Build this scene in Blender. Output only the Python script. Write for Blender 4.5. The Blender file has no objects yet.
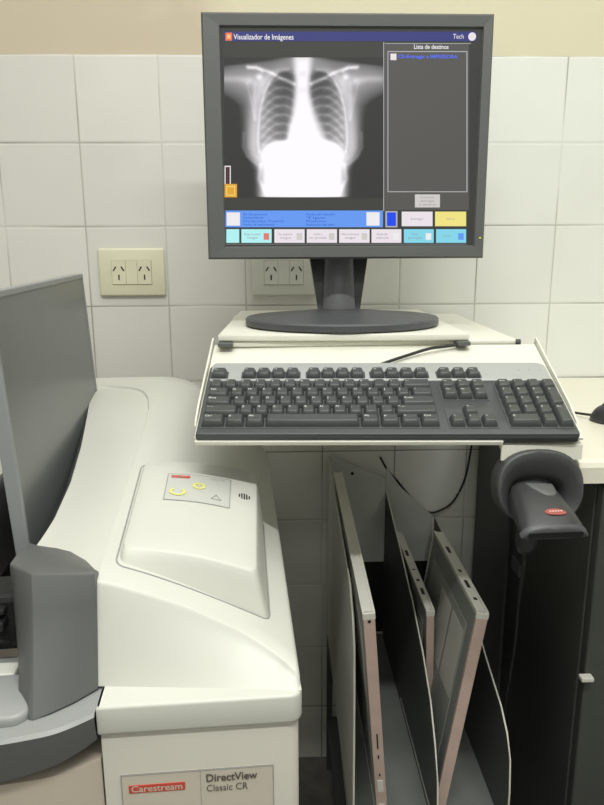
import bpy, bmesh, math, random
import numpy as np
from mathutils import Vector, Matrix, Euler
random.seed(7)
C = bpy.context.scene
COL = C.collection
R = math.radians

# ------------------------------------------------------------------ camera
PITCH, YAW, ROLL = 0.2292307, 0.03085635, 0.00410103
CAM = Vector((0.3665, -1.3558, 1.1554))
def ray(u, v):
    c, s = math.cos(ROLL), math.sin(ROLL); x = c*u + s*v; up = -s*u + c*v
    c, s = math.cos(PITCH), math.sin(PITCH); y = c + s*up; z = -s + c*up
    c, s = math.cos(YAW), math.sin(YAW); return Vector((c*x + s*y, -s*x + c*y, z))
fw = ray(0, 0); rt = ray(1, 0) - fw; up = ray(0, 1) - fw
cd = bpy.data.cameras.new('camera'); cam = bpy.data.objects.new('camera', cd); COL.objects.link(cam)
m = Matrix((rt.normalized(), up.normalized(), -fw.normalized())).transposed().to_4x4()
m.translation = CAM
cam.matrix_world = m
cd.sensor_fit = 'VERTICAL'; cd.sensor_height = 36.0; cd.lens = 688.0/805.0*36.0
cd.clip_start = 0.02
C.camera = cam

# ------------------------------------------------------------------ world, lamps, exposure
w = bpy.data.worlds.new('room_air'); C.world = w; w.use_nodes = True
w.node_tree.nodes['Background'].inputs[0].default_value = (0.9, 0.95, 0.85, 1)
w.node_tree.nodes['Background'].inputs[1].default_value = 0.05
C.view_settings.view_transform = 'Standard'; C.view_settings.look = 'None'
C.view_settings.gamma = 1.0; C.view_settings.exposure = 0.0
C.view_settings.use_curve_mapping = False
def area(name, loc, sx, sy, power, color, rot=(0, 0, 0)):
    l = bpy.data.lights.new(name, 'AREA'); l.shape = 'RECTANGLE'; l.size = sx; l.size_y = sy
    l.energy = power; l.color = color
    o = bpy.data.objects.new(name, l); o.location = loc; o.rotation_euler = rot; COL.objects.link(o)
    return o
area('fluorescent_tube', (0.55, -1.60, 2.52), 1.2, 0.09, 31, (0.985, 1.0, 0.965))
area('far_fill', (0.3, -3.0, 2.52), 1.6, 0.4, 14, (0.985, 1.0, 0.97))  # added fill that lifts the darkness beneath the tray; no known fixture
area('ceiling_fill', (0.6, -0.85, 2.56), 2.6, 1.5, 23, (0.985, 1.0, 0.965))  # broad overhead fill, added to soften the light; not an actual fixture

# ------------------------------------------------------------------ materials
def srgb(r, g, b):
    f = lambda c: c/12.92 if c <= 0.04045 else ((c + 0.055)/1.055)**2.4
    return (f(r/255), f(g/255), f(b/255), 1.0)
def mat(name, col, rough=0.5, metal=0.0, noise=0.0, nscale=20, bump=0.0, bscale=300, spec=0.5, coat=0):
    m = bpy.data.materials.new(name); m.use_nodes = True
    nt = m.node_tree; b = nt.nodes['Principled BSDF']
    b.inputs['Base Color'].default_value = col; b.inputs['Roughness'].default_value = rough
    b.inputs['Metallic'].default_value = metal; b.inputs['Specular IOR Level'].default_value = spec
    b.inputs['Coat Weight'].default_value = coat
    tc = nt.nodes.new('ShaderNodeTexCoord')
    if noise:
        n = nt.nodes.new('ShaderNodeTexNoise'); n.inputs['Scale'].default_value = nscale
        n.inputs['Detail'].default_value = 4
        nt.links.new(tc.outputs['Object'], n.inputs['Vector'])
        mr = nt.nodes.new('ShaderNodeMapRange'); mr.inputs[1].default_value = 0.3; mr.inputs[2].default_value = 0.7
        mr.inputs[3].default_value = 1 - noise; mr.inputs[4].default_value = 1 + noise*0.4
        nt.links.new(n.outputs['Fac'], mr.inputs[0])
        mx = nt.nodes.new('ShaderNodeVectorMath'); mx.operation = 'SCALE'
        mx.inputs[0].default_value = col[:3]
        nt.links.new(mr.outputs[0], mx.inputs['Scale'])
        nt.links.new(mx.outputs[0], b.inputs['Base Color'])
    if bump:
        n2 = nt.nodes.new('ShaderNodeTexNoise'); n2.inputs['Scale'].default_value = bscale
        nt.links.new(tc.outputs['Object'], n2.inputs['Vector'])
        bp = nt.nodes.new('ShaderNodeBump'); bp.inputs['Strength'].default_value = bump
        bp.inputs['Distance'].default_value = 0.001
        nt.links.new(n2.outputs['Fac'], bp.inputs['Height']); nt.links.new(bp.outputs[0], b.inputs['Normal'])
    return m
def emis(name, col, strength=1.0):
    m = bpy.data.materials.new(name); m.use_nodes = True
    b = m.node_tree.nodes['Principled BSDF']
    b.inputs['Base Color'].default_value = (0.01, 0.01, 0.01, 1); b.inputs['Roughness'].default_value = 0.45
    b.inputs['Specular IOR Level'].default_value = 0.2
    b.inputs['Emission Color'].default_value = col; b.inputs['Emission Strength'].default_value = strength
    return m
M = {}
M['shell'] = mat('reader_shell_plastic', srgb(201, 201, 192), 0.45, noise=0.02, nscale=6, bump=0.05, bscale=900)
M['shell_low'] = mat('reader_lower_plastic', srgb(196, 192, 182), 0.5, noise=0.04, nscale=5)
M['shell_mid'] = mat('reader_front_plastic', srgb(192, 180, 166), 0.5, noise=0.04, nscale=5)
M['grey_plastic'] = mat('grey_plastic', srgb(92, 93, 92), 0.42, noise=0.05, nscale=12, bump=0.1, bscale=1200)
M['light_grey_plastic'] = mat('light_grey_plastic', srgb(150, 151, 150), 0.4, noise=0.04, nscale=15)
M['dark_grey'] = mat('dark_grey_plastic', srgb(70, 71, 72), 0.45, noise=0.05, nscale=20)
M['black'] = mat('black_plastic', srgb(54, 55, 56), 0.36, noise=0.05, nscale=30)
M['deep_black'] = mat('deep_black', srgb(20, 21, 21), 0.6)
M['bezel'] = mat('monitor_bezel_plastic', srgb(88, 89, 88), 0.45, noise=0.04, nscale=10, bump=0.05, bscale=1500)
M['monitor_base'] = mat('monitor_base_plastic', srgb(76, 77, 80), 0.42, noise=0.04, nscale=10)
M['neck'] = mat('monitor_neck_plastic', srgb(104, 105, 108), 0.4)
M['white_metal'] = mat('white_painted_metal', srgb(222, 221, 208), 0.4, noise=0.02, nscale=8)
M['worktop'] = mat('worktop_laminate', srgb(226, 222, 205), 0.35, noise=0.02, nscale=5)
M['cabinet'] = mat('dark_cabinet_laminate', srgb(64, 66, 62), 0.6, noise=0.25, nscale=4)
M['key'] = mat('key_plastic', srgb(66, 69, 68), 0.38, noise=0.03, nscale=40)
M['kbody'] = mat('keyboard_body_plastic', srgb(70, 72, 74), 0.42)
M['kwell'] = mat('keyboard_well_plastic', srgb(72, 76, 76), 0.5)
M['silver'] = mat('silver_plastic', srgb(172, 174, 172), 0.38, metal=0.15, noise=0.02, nscale=60)
M['legend'] = mat('key_legend_print', srgb(214, 216, 212), 0.6)
M['outlet_ivory'] = mat('ivory_outlet_plastic', srgb(212, 208, 182), 0.4, noise=0.03, nscale=15)
M['outlet_white'] = mat('white_outlet_plastic', srgb(205, 206, 196), 0.4, noise=0.03, nscale=15)
M['slot'] = mat('socket_slot', srgb(40, 36, 24), 0.8)
M['line'] = mat('panel_gap', srgb(120, 118, 98), 0.8)
M['steel'] = mat('rack_sheet_steel', srgb(206, 208, 202), 0.5, metal=0.15, noise=0.12, nscale=9)
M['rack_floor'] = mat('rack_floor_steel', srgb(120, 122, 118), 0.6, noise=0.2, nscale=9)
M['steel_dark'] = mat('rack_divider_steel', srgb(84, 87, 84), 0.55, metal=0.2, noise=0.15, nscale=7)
M['edge_bright'] = mat('rack_edge_trim', srgb(205, 203, 190), 0.5)
M['cas_face'] = mat('cassette_face_plastic', srgb(150, 152, 146), 0.5, noise=0.1, nscale=14)
M['cas_dark'] = mat('cassette_dark_face', srgb(128, 131, 128), 0.45, noise=0.08, nscale=5)
M['cas_big'] = mat('large_cassette_face', srgb(112, 115, 114), 0.28, noise=0.08, nscale=5)
M['cas_frame'] = mat('cassette_frame_plastic', srgb(196, 195, 186), 0.45, noise=0.04, nscale=20)
M['cas_pink'] = mat('cassette_pink_strip', srgb(182, 160, 150), 0.5, noise=0.10, nscale=25)
M['cas_grey'] = mat('cassette_frame_grey', srgb(140, 142, 143), 0.4, noise=0.03, nscale=9)
M['red'] = mat('red_print', srgb(196, 78, 62), 0.5)
M['redlogo'] = mat('red_badge', srgb(158, 82, 74), 0.45)
M['badge_text'] = mat('badge_text', srgb(214, 180, 170), 0.5)
M['yellow'] = mat('yellow_symbol_print', srgb(226, 222, 110), 0.5)
M['grey_print'] = mat('grey_print', srgb(150, 150, 148), 0.6)
M['dark_print'] = mat('dark_print', srgb(92, 86, 80), 0.6)
M['membrane'] = mat('membrane_panel_film', srgb(192, 193, 186), 0.35)
M['label_plate'] = mat('label_plate_film', srgb(200, 192, 178), 0.4, noise=0.02)
M['wire'] = mat('black_cable_rubber', srgb(36, 37, 34), 0.55)
M['plaster'] = None

def wall_mat():
    m = bpy.data.materials.new('ceramic_wall_tiles'); m.use_nodes = True
    nt = m.node_tree; N = nt.nodes; L = nt.links; b = N['Principled BSDF']
    tc = N.new('ShaderNodeTexCoord'); sp = N.new('ShaderNodeSeparateXYZ'); L.new(tc.outputs['Object'], sp.inputs[0])
    def math_(op, a, bb=None, cc=None):
        n = N.new('ShaderNodeMath'); n.operation = op
        for i, v in enumerate((a, bb, cc)):
            if v is None: continue
            if isinstance(v, (int, float)): n.inputs[i].default_value = v
            else: L.new(v, n.inputs[i])
        return n.outputs[0]
    T = 0.15
    def edge(sock, off):
        q = math_('DIVIDE', math_('ADD', sock, off), T)
        f = math_('FRACT', q)
        d = math_('MINIMUM', f, math_('SUBTRACT', 1.0, f))
        return math_('MULTIPLY', d, T), math_('FLOOR', q)
    dx, ix = edge(sp.outputs['X'], 30*T)
    dz, iz = edge(sp.outputs['Z'], 30*T - 1.485)
    d = math_('MINIMUM', dx, dz)
    # grout mask, softened
    mr = N.new('ShaderNodeMapRange'); mr.interpolation_type = 'SMOOTHSTEP'
    mr.inputs[1].default_value = 0.0007; mr.inputs[2].default_value = 0.0019
    mr.inputs[3].default_value = 1; mr.inputs[4].default_value = 0; L.new(d, mr.inputs[0])
    # grout dirt varies along the joints
    ng = N.new('ShaderNodeTexNoise'); ng.inputs['Scale'].default_value = 3.5; ng.inputs['Detail'].default_value = 2
    L.new(tc.outputs['Object'], ng.inputs['Vector'])
    mg = N.new('ShaderNodeMapRange'); mg.inputs[1].default_value = 0.38; mg.inputs[2].default_value = 0.6
    mg.inputs[3].default_value = 0.12; mg.inputs[4].default_value = 1.0; L.new(ng.outputs['Fac'], mg.inputs[0])
    mask = math_('MULTIPLY', mr.outputs[0], mg.outputs[0])
    # per tile tint
    cv = N.new('ShaderNodeCombineXYZ'); L.new(ix, cv.inputs[0]); L.new(iz, cv.inputs[1])
    wn = N.new('ShaderNodeTexWhiteNoise'); wn.noise_dimensions = '3D'; L.new(cv.outputs[0], wn.inputs['Vector'])
    mt = N.new('ShaderNodeMapRange'); mt.inputs[3].default_value = 0.97; mt.inputs[4].default_value = 1.03
    L.new(wn.outputs['Value'], mt.inputs[0])
    n2 = N.new('ShaderNodeTexNoise'); n2.inputs['Scale'].default_value = 6; L.new(tc.outputs['Object'], n2.inputs['Vector'])
    m2 = N.new('ShaderNodeMapRange'); m2.inputs[3].default_value = 0.95; m2.inputs[4].default_value = 1.05
    L.new(n2.outputs['Fac'], m2.inputs[0])
    tint = math_('MULTIPLY', mt.outputs[0], m2.outputs[0])
    # tile colour is a little creamier and duller towards the left of the wall
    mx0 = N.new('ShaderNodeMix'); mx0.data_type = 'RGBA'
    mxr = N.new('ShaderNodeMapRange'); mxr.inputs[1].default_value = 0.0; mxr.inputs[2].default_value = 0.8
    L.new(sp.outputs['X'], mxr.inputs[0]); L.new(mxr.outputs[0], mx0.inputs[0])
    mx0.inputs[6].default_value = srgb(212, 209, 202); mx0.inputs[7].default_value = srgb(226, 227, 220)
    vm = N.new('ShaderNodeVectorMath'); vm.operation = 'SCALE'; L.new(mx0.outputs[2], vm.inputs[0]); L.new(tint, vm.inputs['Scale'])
    mx = N.new('ShaderNodeMix'); mx.data_type = 'RGBA'; L.new(mask, mx.inputs[0]); L.new(vm.outputs[0], mx.inputs[6])
    mx.inputs[7].default_value = srgb(152, 150, 140)
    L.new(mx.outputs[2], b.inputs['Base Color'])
    b.inputs['Roughness'].default_value = 0.42; b.inputs['Specular IOR Level'].default_value = 0.3
    mb = N.new('ShaderNodeMapRange'); mb.interpolation_type = 'SMOOTHSTEP'; mb.inputs[1].default_value = 0.0004
    mb.inputs[2].default_value = 0.004; L.new(d, mb.inputs[0])
    bp = N.new('ShaderNodeBump'); bp.inputs['Strength'].default_value = 0.35; bp.inputs['Distance'].default_value = 0.0012
    L.new(mb.outputs[0], bp.inputs['Height']); L.new(bp.outputs[0], b.inputs['Normal'])
    return m
def plaster_mat():
    m = bpy.data.materials.new('painted_plaster'); m.use_nodes = True
    nt = m.node_tree; N = nt.nodes; L = nt.links; b = N['Principled BSDF']; b.inputs['Roughness'].default_value = 0.75
    tc = N.new('ShaderNodeTexCoord'); sp = N.new('ShaderNodeSeparateXYZ'); L.new(tc.outputs['Object'], sp.inputs[0])
    # pinkish from the left to near the middle of the wall; cream beyond it
    nz = N.new('ShaderNodeTexNoise'); nz.inputs['Scale'].default_value = 9; nz.inputs['Detail'].default_value = 3
    L.new(tc.outputs['Object'], nz.inputs['Vector'])
    ad = N.new('ShaderNodeMath'); ad.operation = 'MULTIPLY_ADD'; ad.inputs[1].default_value = 0.12
    L.new(nz.outputs['Fac'], ad.inputs[0]); L.new(sp.outputs['X'], ad.inputs[2])
    mr = N.new('ShaderNodeMapRange'); mr.inputs[1].default_value = 0.27; mr.inputs[2].default_value = 0.35
    L.new(ad.outputs[0], mr.inputs[0])
    mx = N.new('ShaderNodeMix'); mx.data_type = 'RGBA'; L.new(mr.outputs[0], mx.inputs[0])
    mx.inputs[6].default_value = srgb(198, 184, 162); mx.inputs[7].default_value = srgb(217, 209, 182)
    # whitish filler smears
    n2 = N.new('ShaderNodeTexNoise'); n2.inputs['Scale'].default_value = 5; n2.inputs['Detail'].default_value = 3
    n2.inputs['Distortion'].default_value = 0.6
    L.new(tc.outputs['Object'], n2.inputs['Vector'])
    m2 = N.new('ShaderNodeMapRange'); m2.inputs[1].default_value = 0.56; m2.inputs[2].default_value = 0.68
    m2.inputs[4].default_value = 0.5
    L.new(n2.outputs['Fac'], m2.inputs[0])
    mx2 = N.new('ShaderNodeMix'); mx2.data_type = 'RGBA'; L.new(m2.outputs[0], mx2.inputs[0])
    L.new(mx.outputs[2], mx2.inputs[6]); mx2.inputs[7].default_value = srgb(214, 206, 186)
    L.new(mx2.outputs[2], b.inputs['Base Color'])
    bp = N.new('ShaderNodeBump'); bp.inputs['Strength'].default_value = 0.2; bp.inputs['Distance'].default_value = 0.002
    L.new(nz.outputs['Fac'], bp.inputs['Height']); L.new(bp.outputs[0], b.inputs['Normal'])
    return m
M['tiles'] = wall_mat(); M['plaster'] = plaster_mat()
M['room_paint'] = mat('room_paint', srgb(206, 206, 198), 0.8, noise=0.03, nscale=3)
M['room_far'] = mat('room_far_paint', srgb(205, 205, 198), 0.8, noise=0.03, nscale=3)
M['ceiling_paint'] = mat('ceiling_paint', srgb(225, 226, 220), 0.85, noise=0.02, nscale=3)
M['floor'] = mat('floor_granite_tile', srgb(108, 106, 100), 0.45, noise=0.25, nscale=25)

# ------------------------------------------------------------------ mesh helpers
class MB:
    """collects shapes into one mesh with several materials"""
    def __init__(s, *mats):
        s.bm = bmesh.new(); s.mats = list(mats)
    def mi(s, m):
        if m is None: return 0
        if m not in s.mats: s.mats.append(m)
        return s.mats.index(m)
    def _add(s, bm2, m=None, mx=None, smooth=False):
        i = s.mi(m)
        for f in bm2.faces:
            f.material_index = i; f.smooth = smooth
        if mx is not None: bmesh.ops.transform(bm2, matrix=mx, verts=bm2.verts)
        me = bpy.data.meshes.new('tmp'); bm2.to_mesh(me); bm2.free()
        s.bm.from_mesh(me); bpy.data.meshes.remove(me)
        return s
    def box(s, a, b, m=None, bev=0.0, seg=2, mx=None, smooth=False):
        bm = bmesh.new(); bmesh.ops.create_cube(bm, size=1)
        a, b = Vector(a), Vector(b)
        for v in bm.verts:
            v.co = Vector([(a[i]+b[i])/2 + v.co[i]*(b[i]-a[i]) for i in range(3)])
        if bev: bmesh.ops.bevel(bm, geom=bm.edges[:], offset=bev, segments=seg, affect='EDGES', profile=0.5)
        return s._add(bm, m, mx, smooth)
    def prism(s, poly, axis, a, b, m=None, bev=0.0, seg=2, mx=None, smooth=False):
        """poly: 2-D outline in the two other axes, extruded along axis from a to b"""
        bm = bmesh.new()
        def P(p, t):
            return {0: (t, p[0], p[1]), 1: (p[0], t, p[1]), 2: (p[0], p[1], t)}[axis]
        v0 = [bm.verts.new(P(p, a)) for p in poly]; v1 = [bm.verts.new(P(p, b)) for p in poly]
        n = len(poly)
        caps = [bm.faces.new(v0[::-1]), bm.faces.new(v1)]
        for i in range(n): bm.faces.new((v0[i], v0[(i+1) % n], v1[(i+1) % n], v1[i]))
        bmesh.ops.recalc_face_normals(bm, faces=bm.faces[:])
        if bev:
            es = [e for e in bm.edges if any(f in caps for f in e.link_faces)]
            bmesh.ops.bevel(bm, geom=es, offset=bev, segments=seg, affect='EDGES', profile=0.5)
        return s._add(bm, m, mx, smooth)
    def tube(s, pts, r, m=None, seg=8, mx=None):
        bm = bmesh.new(); pts = [Vector(p) for p in pts]; rings = []
        for i, p in enumerate(pts):
            t = (pts[min(i+1, len(pts)-1)] - pts[max(i-1, 0)]).normalized()
            a = Vector((0, 0, 1)) if abs(t.z) < 0.9 else Vector((1, 0, 0))
            x = t.cross(a).normalized(); y = t.cross(x)
            rr = r[i] if isinstance(r, (list, tuple)) else r
            rings.append([bm.verts.new(p + rr*(math.cos(k*2*math.pi/seg)*x + math.sin(k*2*math.pi/seg)*y)) for k in range(seg)])
        for a, b in zip(rings, rings[1:]):
            # match ring phase
            for k in range(seg): bm.faces.new((a[k], a[(k+1) % seg], b[(k+1) % seg], b[k]))
        bm.faces.new(rings[0][::-1]); bm.faces.new(rings[-1])
        bmesh.ops.recalc_face_normals(bm, faces=bm.faces[:])
        return s._add(bm, m, mx, True)
    def grid(s, rows, m=None, mx=None, smooth=True, flip=False):
        bm = bmesh.new(); V = [[bm.verts.new(p) for p in r] for r in rows]
        for i in range(len(V)-1):
            for j in range(len(V[0])-1):
                q = (V[i][j], V[i][j+1], V[i+1][j+1], V[i+1][j])
                bm.faces.new(q[::-1] if flip else q)
        bmesh.ops.remove_doubles(bm, verts=bm.verts[:], dist=1e-6)
        return s._add(bm, m, mx, smooth)
    def loft(s, rings, m=None, mx=None, smooth=True, cap=True):
        bm = bmesh.new(); V = [[bm.verts.new(p) for p in r] for r in rings]; n = len(V[0])
        for a, b in zip(V, V[1:]):
            for k in range(n): bm.faces.new((a[k], a[(k+1) % n], b[(k+1) % n], b[k]))
        if cap: bm.faces.new(V[0][::-1]); bm.faces.new(V[-1])
        bmesh.ops.recalc_face_normals(bm, faces=bm.faces[:])
        return s._add(bm, m, mx, smooth)
    def text(s, body, size, loc, m=None, mx=None, width=None, align='LEFT', thick=0.0, bold=0.0):
        """text lying in local XY, facing +Z, put through matrix mx after the offset loc"""
        cu = bpy.data.curves.new('t', 'FONT'); cu.body = body; cu.size = size; cu.align_x = align; cu.align_y = 'CENTER'
        cu.extrude = thick; cu.offset = bold; cu.resolution_u = 3
        ob = bpy.data.objects.new('t', cu); COL.objects.link(ob)
        bpy.context.view_layer.update()
        me = bpy.data.meshes.new_from_object(ob.evaluated_get(bpy.context.evaluated_depsgraph_get()))
        bpy.data.objects.remove(ob); bpy.data.curves.remove(cu)
        bm = bmesh.new(); bm.from_mesh(me); bpy.data.meshes.remove(me)
        if width and bm.verts:
            xs = [v.co.x for v in bm.verts]; k = width/(max(xs)-min(xs)); x0 = min(xs) if align == 'LEFT' else (max(xs)+min(xs))/2
            for v in bm.verts: v.co.x = (v.co.x - x0)*k
        bmesh.ops.transform(bm, matrix=Matrix.Translation(loc), verts=bm.verts)
        return s._add(bm, m, mx, False)
    def build(s, name, parent=None, weld=0, sharp=None):
        me = bpy.data.meshes.new(name); s.bm.to_mesh(me); s.bm.free()
        for m_ in s.mats: me.materials.append(m_)
        if sharp: me.set_sharp_from_angle(angle=R(sharp))
        o = bpy.data.objects.new(name, me); COL.objects.link(o)
        if parent is not None: o.parent = parent
        return o
def tag(o, label, cat, group=None):
    o['label'] = label; o['category'] = cat
    if group: o['group'] = group
    return o
def thing(name, label, cat, loc=(0, 0, 0), rot=(0, 0, 0), group=None):
    o = bpy.data.objects.new(name, None); COL.objects.link(o); o.location = loc; o.rotation_euler = rot
    o.empty_display_size = 0.05
    return tag(o, label, cat, group)
def struct(o): o['kind'] = 'structure'; return o
def rrect(x0, y0, x1, y1, r, n=6):
    rs = r if isinstance(r, (list, tuple)) else (r,)*4   # corners: x1y1, x0y1, x0y0, x1y0
    out = []
    for (cx, cy, a0, rr) in ((x1, y1, 0, rs[0]), (x0, y1, 90, rs[1]), (x0, y0, 180, rs[2]), (x1, y0, 270, rs[3])):
        sx = -1 if cx == x1 else 1; sy = -1 if cy == y1 else 1
        for k in range(n+1):
            a = R(a0 + 90*k/n); out.append((cx + sx*rr + rr*math.cos(a), cy + sy*rr + rr*math.sin(a)))
    return out
def catmull(pts, n=8):
    pts = [Vector(p) for p in pts]; P = [2*pts[0]-pts[1]] + pts + [2*pts[-1]-pts[-2]]; out = []
    for i in range(1, len(P)-2):
        for k in range(n):
            t = k/n
            out.append(0.5*((2*P[i]) + (P[i+1]-P[i-1])*t + (2*P[i-1]-5*P[i]+4*P[i+1]-P[i+2])*t*t + (3*P[i]-P[i-1]-3*P[i+1]+P[i+2])*t**3))
    out.append(pts[-1]); return out
def interp(x, tab):
    if x <= tab[0][0]: return tab[0][1]
    for (a, ya), (b, yb) in zip(tab, tab[1:]):
        if x <= b: return ya + (yb-ya)*(x-a)/(b-a)
    return tab[-1][1]
def sstep(a, b, x):
    t = min(1, max(0, (x-a)/(b-a))); return t*t*(3-2*t)

# ------------------------------------------------------------------ the room
H = 2.6; X0, X1, Y1 = -1.3, 2.3, -3.4
struct(MB(M['floor']).box((X0, Y1, -0.08), (X1, 0.1, 0)).build('floor'))
struct(MB(M['ceiling_paint']).box((X0, Y1, H), (X1, 0.1, H+0.08)).build('ceiling'))
wb = struct(MB(M['plaster']).box((X0, 0.005, 0), (X1, 0.1, H)).build('wall_back'))
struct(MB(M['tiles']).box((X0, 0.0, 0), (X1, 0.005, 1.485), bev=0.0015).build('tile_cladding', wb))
struct(MB(M['room_paint']).box((X0-0.08, Y1, 0), (X0, 0.1, H)).build('wall_left'))
struct(MB(M['room_paint']).box((X1, Y1, 0), (X1+0.08, 0.1, H)).build('wall_right'))
struct(MB(M['room_far']).box((X0, Y1-0.08, 0), (X1, Y1, H)).build('wall_front'))

# ------------------------------------------------------------------ worktop and dark cabinet on the right
wt = MB(M['worktop'])
wt.prism([(-0.004, 0.855), (-0.004, 0.885), (-0.530, 0.885), (-0.537, 0.882), (-0.540, 0.876), (-0.540, 0.855)], 0, 0.742, 2.0, bev=0.002)
tag(wt.build('worktop'), 'cream laminate worktop against the tiled wall, holding the mouse', 'countertop')
cb = thing('base_cabinet', 'dark cabinet standing under the cream worktop', 'cabinet', (0.777, -0.515, 0))
MB(M['cabinet']).box((0, 0, 0.08), (1.2, 0.51, 0.854), bev=0.002).box((0.03, 0.05, 0), (1.17, 0.5, 0.08)).build('carcass', cb)
d = MB(M['cabinet']).box((0.002, -0.018, 0.085), (0.595, -0.001, 0.846), bev=0.003).build('door', cb)
MB(M['cas_frame']).tube([(0.04, -0.018, 0.60), (0.04, -0.04, 0.60), (0.12, -0.04, 0.60), (0.12, -0.018, 0.60)], 0.004).build('handle', d)
MB(M['cas_frame']).box((-0.007, -0.030, 0.571), (0.010, -0.018, 0.577), bev=0.001).build('hinge', cb)
MB(M['grey_plastic']).box((-0.004, 0.238, 0.588), (0, 0.278, 0.612), bev=0.001).build('side_plate', cb)
MB(M['dark_grey']).box((-0.006, 0.30, 0.03), (0, 0.50, 0.852), bev=0.001).build('side_panel', cb)

# ------------------------------------------------------------------ power outlets
def outlet(loc, wid, hei, mt, label, group=None):
    t = thing('wall_outlet', label, 'outlet', loc)
    p = MB(mt); p.box((-wid/2, -0.009, -hei/2), (wid/2, 0, hei/2), bev=0.004, seg=3, smooth=True)
    p.build('cover_plate', t, sharp=50)
    MB(M['line']).box((-0.038, -0.0094, -0.023), (0.038, -0.004, 0.023)).build('module_frame', t)
    for i, cx in enumerate((-0.0243, 0.0243)):
        s = MB(mt).box((cx-0.0132, -0.0108, -0.0224), (cx+0.0132, -0.005, 0.0224), bev=0.0006).build('socket', t)
        h = MB(M['slot'])
        for (dx, dz, a, l) in ((-0.0075, 0.007, -32, 0.0095), (0.0075, 0.007, 32, 0.0095), (0, -0.009, 0, 0.010)):
            mx = Matrix.Translation((cx+dx, -0.0109, dz)) @ Matrix.Rotation(R(-a), 4, 'Y')
            h.box((-0.0013, -0.0002, -l/2), (0.0013, 0.001, l/2), mx=mx)
        h.build('socket_slot', s)
    MB(mt).box((-0.0107, -0.0106, -0.0224), (0.0107, -0.005, 0.0224), bev=0.0005).build('blank_module', t)
    return t
outlet((0.0835, 0, 1.100), 0.126, 0.090, M['outlet_ivory'], 'ivory double power outlet on the tiles above the cassette reader')
outlet((0.374, 0, 1.098), 0.126, 0.088, M['outlet_white'], 'whitish double power outlet on the tiles behind the monitor stand')

# ------------------------------------------------------------------ cassette reader (big floor machine on the left)
OX, OY, MA = 0.383, -0.811, R(3.5)
rd = thing('cassette_reader', 'large off-white floor-standing radiography cassette reader with grey slot surround', 'machine', (OX, OY, 0), (0, 0, MA))
MX = -0.31                                    # mirror line of the machine
VB = 0.69                                     # back of the cap
def Zl(v): return 0.850 + 0.117*(v-0.06)
S_EDGE = [(0.12, -0.268), (0.16, -0.263), (0.20, -0.260), (0.29, -0.262), (0.40, -0.272), (0.52, -0.286), (0.60, -0.296), (0.66, -0.302), (0.70, -0.303)]
S_SEAM = [(0.05, -0.190), (0.43, -0.190), (0.52, -0.193), (0.57, -0.200), (0.60, -0.210), (0.62, -0.225), (0.632, -0.250), (0.638, -0.29)]
def vF(u): return interp(u, [(-0.187, 0.060), (-0.10, 0.058), (-0.05, 0.050), (-0.02, 0.034), (0.0, 0.014)])
def vB(u): return interp(u, [(-0.187, 0.031), (-0.05, 0.014), (0.0, 0.006)])
def vL(u): return interp(u, [(-0.273, 0.146), (-0.25, 0.137), (-0.225, 0.121), (-0.205, 0.098), (-0.187, 0.070)])
def Zr(u, v):
    z = Zl(v)
    if u > -0.187:
        s = min(1, (u+0.187)/0.187); t = min(1, max(0, (v-0.06)/0.6))
        z -= (Zl(v)-0.768)*(s**(1.2+0.8*t))
    return z
def cap_wing(mirror):
    b = MB(M['shell'])
    def Q(p): return (2*MX - p[0], p[1], p[2]) if mirror else p
    # right patch, dome
    cols = []
    us = [-0.187 + 0.182*(k/20) for k in range(21)]
    for u in us:
        c = []
        zb = 0.757; f = vF(u); fb = vB(u); zt = Zr(u, f)
        c.append((u, fb, zb))
        r_ = min(0.005, 0.4*(zt-zb)); zk = zt-r_; fk = f-r_*0.5
        for k in (0.2, 0.4, 0.6, 0.8, 1.0): c.append((u, fb+(fk-fb)*k, zb+(zk-zb)*k))
        c.append((u, f-r_*0.22, zt-r_*0.42)); c.append((u, f+r_*0.2, zt-r_*0.08))
        for k in range(1, 26):
            v = f + (VB-0.009-f)*(k/24) if k < 25 else VB
            c.append((u, v, Zr(u, v) - (0.006 if k == 25 else 0)))
        c.append((u, VB+0.006, Zr(u, VB)-0.02)); c.append((u, VB+0.008, zb))
        cols.append([Q(p) for p in c])
    # rounded right rim
    last = cols[-1]
    for (du, dz) in ((0.0025, -0.002), (0.004, -0.006)):
        cols.append([(p[0]+(-du if mirror else du), p[1], max(0.757, p[2]+dz)) for p in last])
    cols.append([(p[0]+(-0.0045 if mirror else 0.0045), p[1], 0.757) for p in last])
    b.grid(cols, flip=mirror)
    # left patch up to the slot, with a shallow recess bounded by a seam
    cols = []
    NV = 70
    for i in range(21):
        c = []
        for k in range(NV+1):
            v = 0.07 + (VB-0.07)*k/NV; v0 = 0.07
            for _ in range(4):
                e = interp(v, S_EDGE); sm = max(e+0.003, interp(v, S_SEAM))
                if i <= 10: u = e + (sm-e)*(i/10)
                elif i == 11: u = sm + 0.0012
                else: u = sm+0.0012 + (-0.187-sm-0.0012)*((i-11)/9)
                v0 = vL(u); v = v0 + (VB-v0)*k/NV
            dep = 0.0035 + 0.008*sstep(0, 1, (sm-u)/max(0.02, sm-e))*(1-sstep(0.40, 0.60, v))
            open_ = 1-sstep(0.636, 0.640, v)
            rec = dep*open_ if i <= 10 else 0.0
            c.append((u, v, Zl(v)-rec-(0.006 if k == NV else 0)))
        c.append((c[-1][0], VB+0.006, Zl(VB)-0.02)); c.append((c[-1][0], VB+0.008, 0.757))
        cols.append([Q(p) for p in c])
    inner = [(p[0]-(-0.001 if mirror else 0.001), p[1], p[2]-0.003) for p in cols[0]]
    low = [(p[0], p[1], 0.757) for p in inner]
    b.grid([low, inner]+cols, flip=mirror)
    return b
cap_wing(False).build('top_cover', rd, sharp=60)
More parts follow.
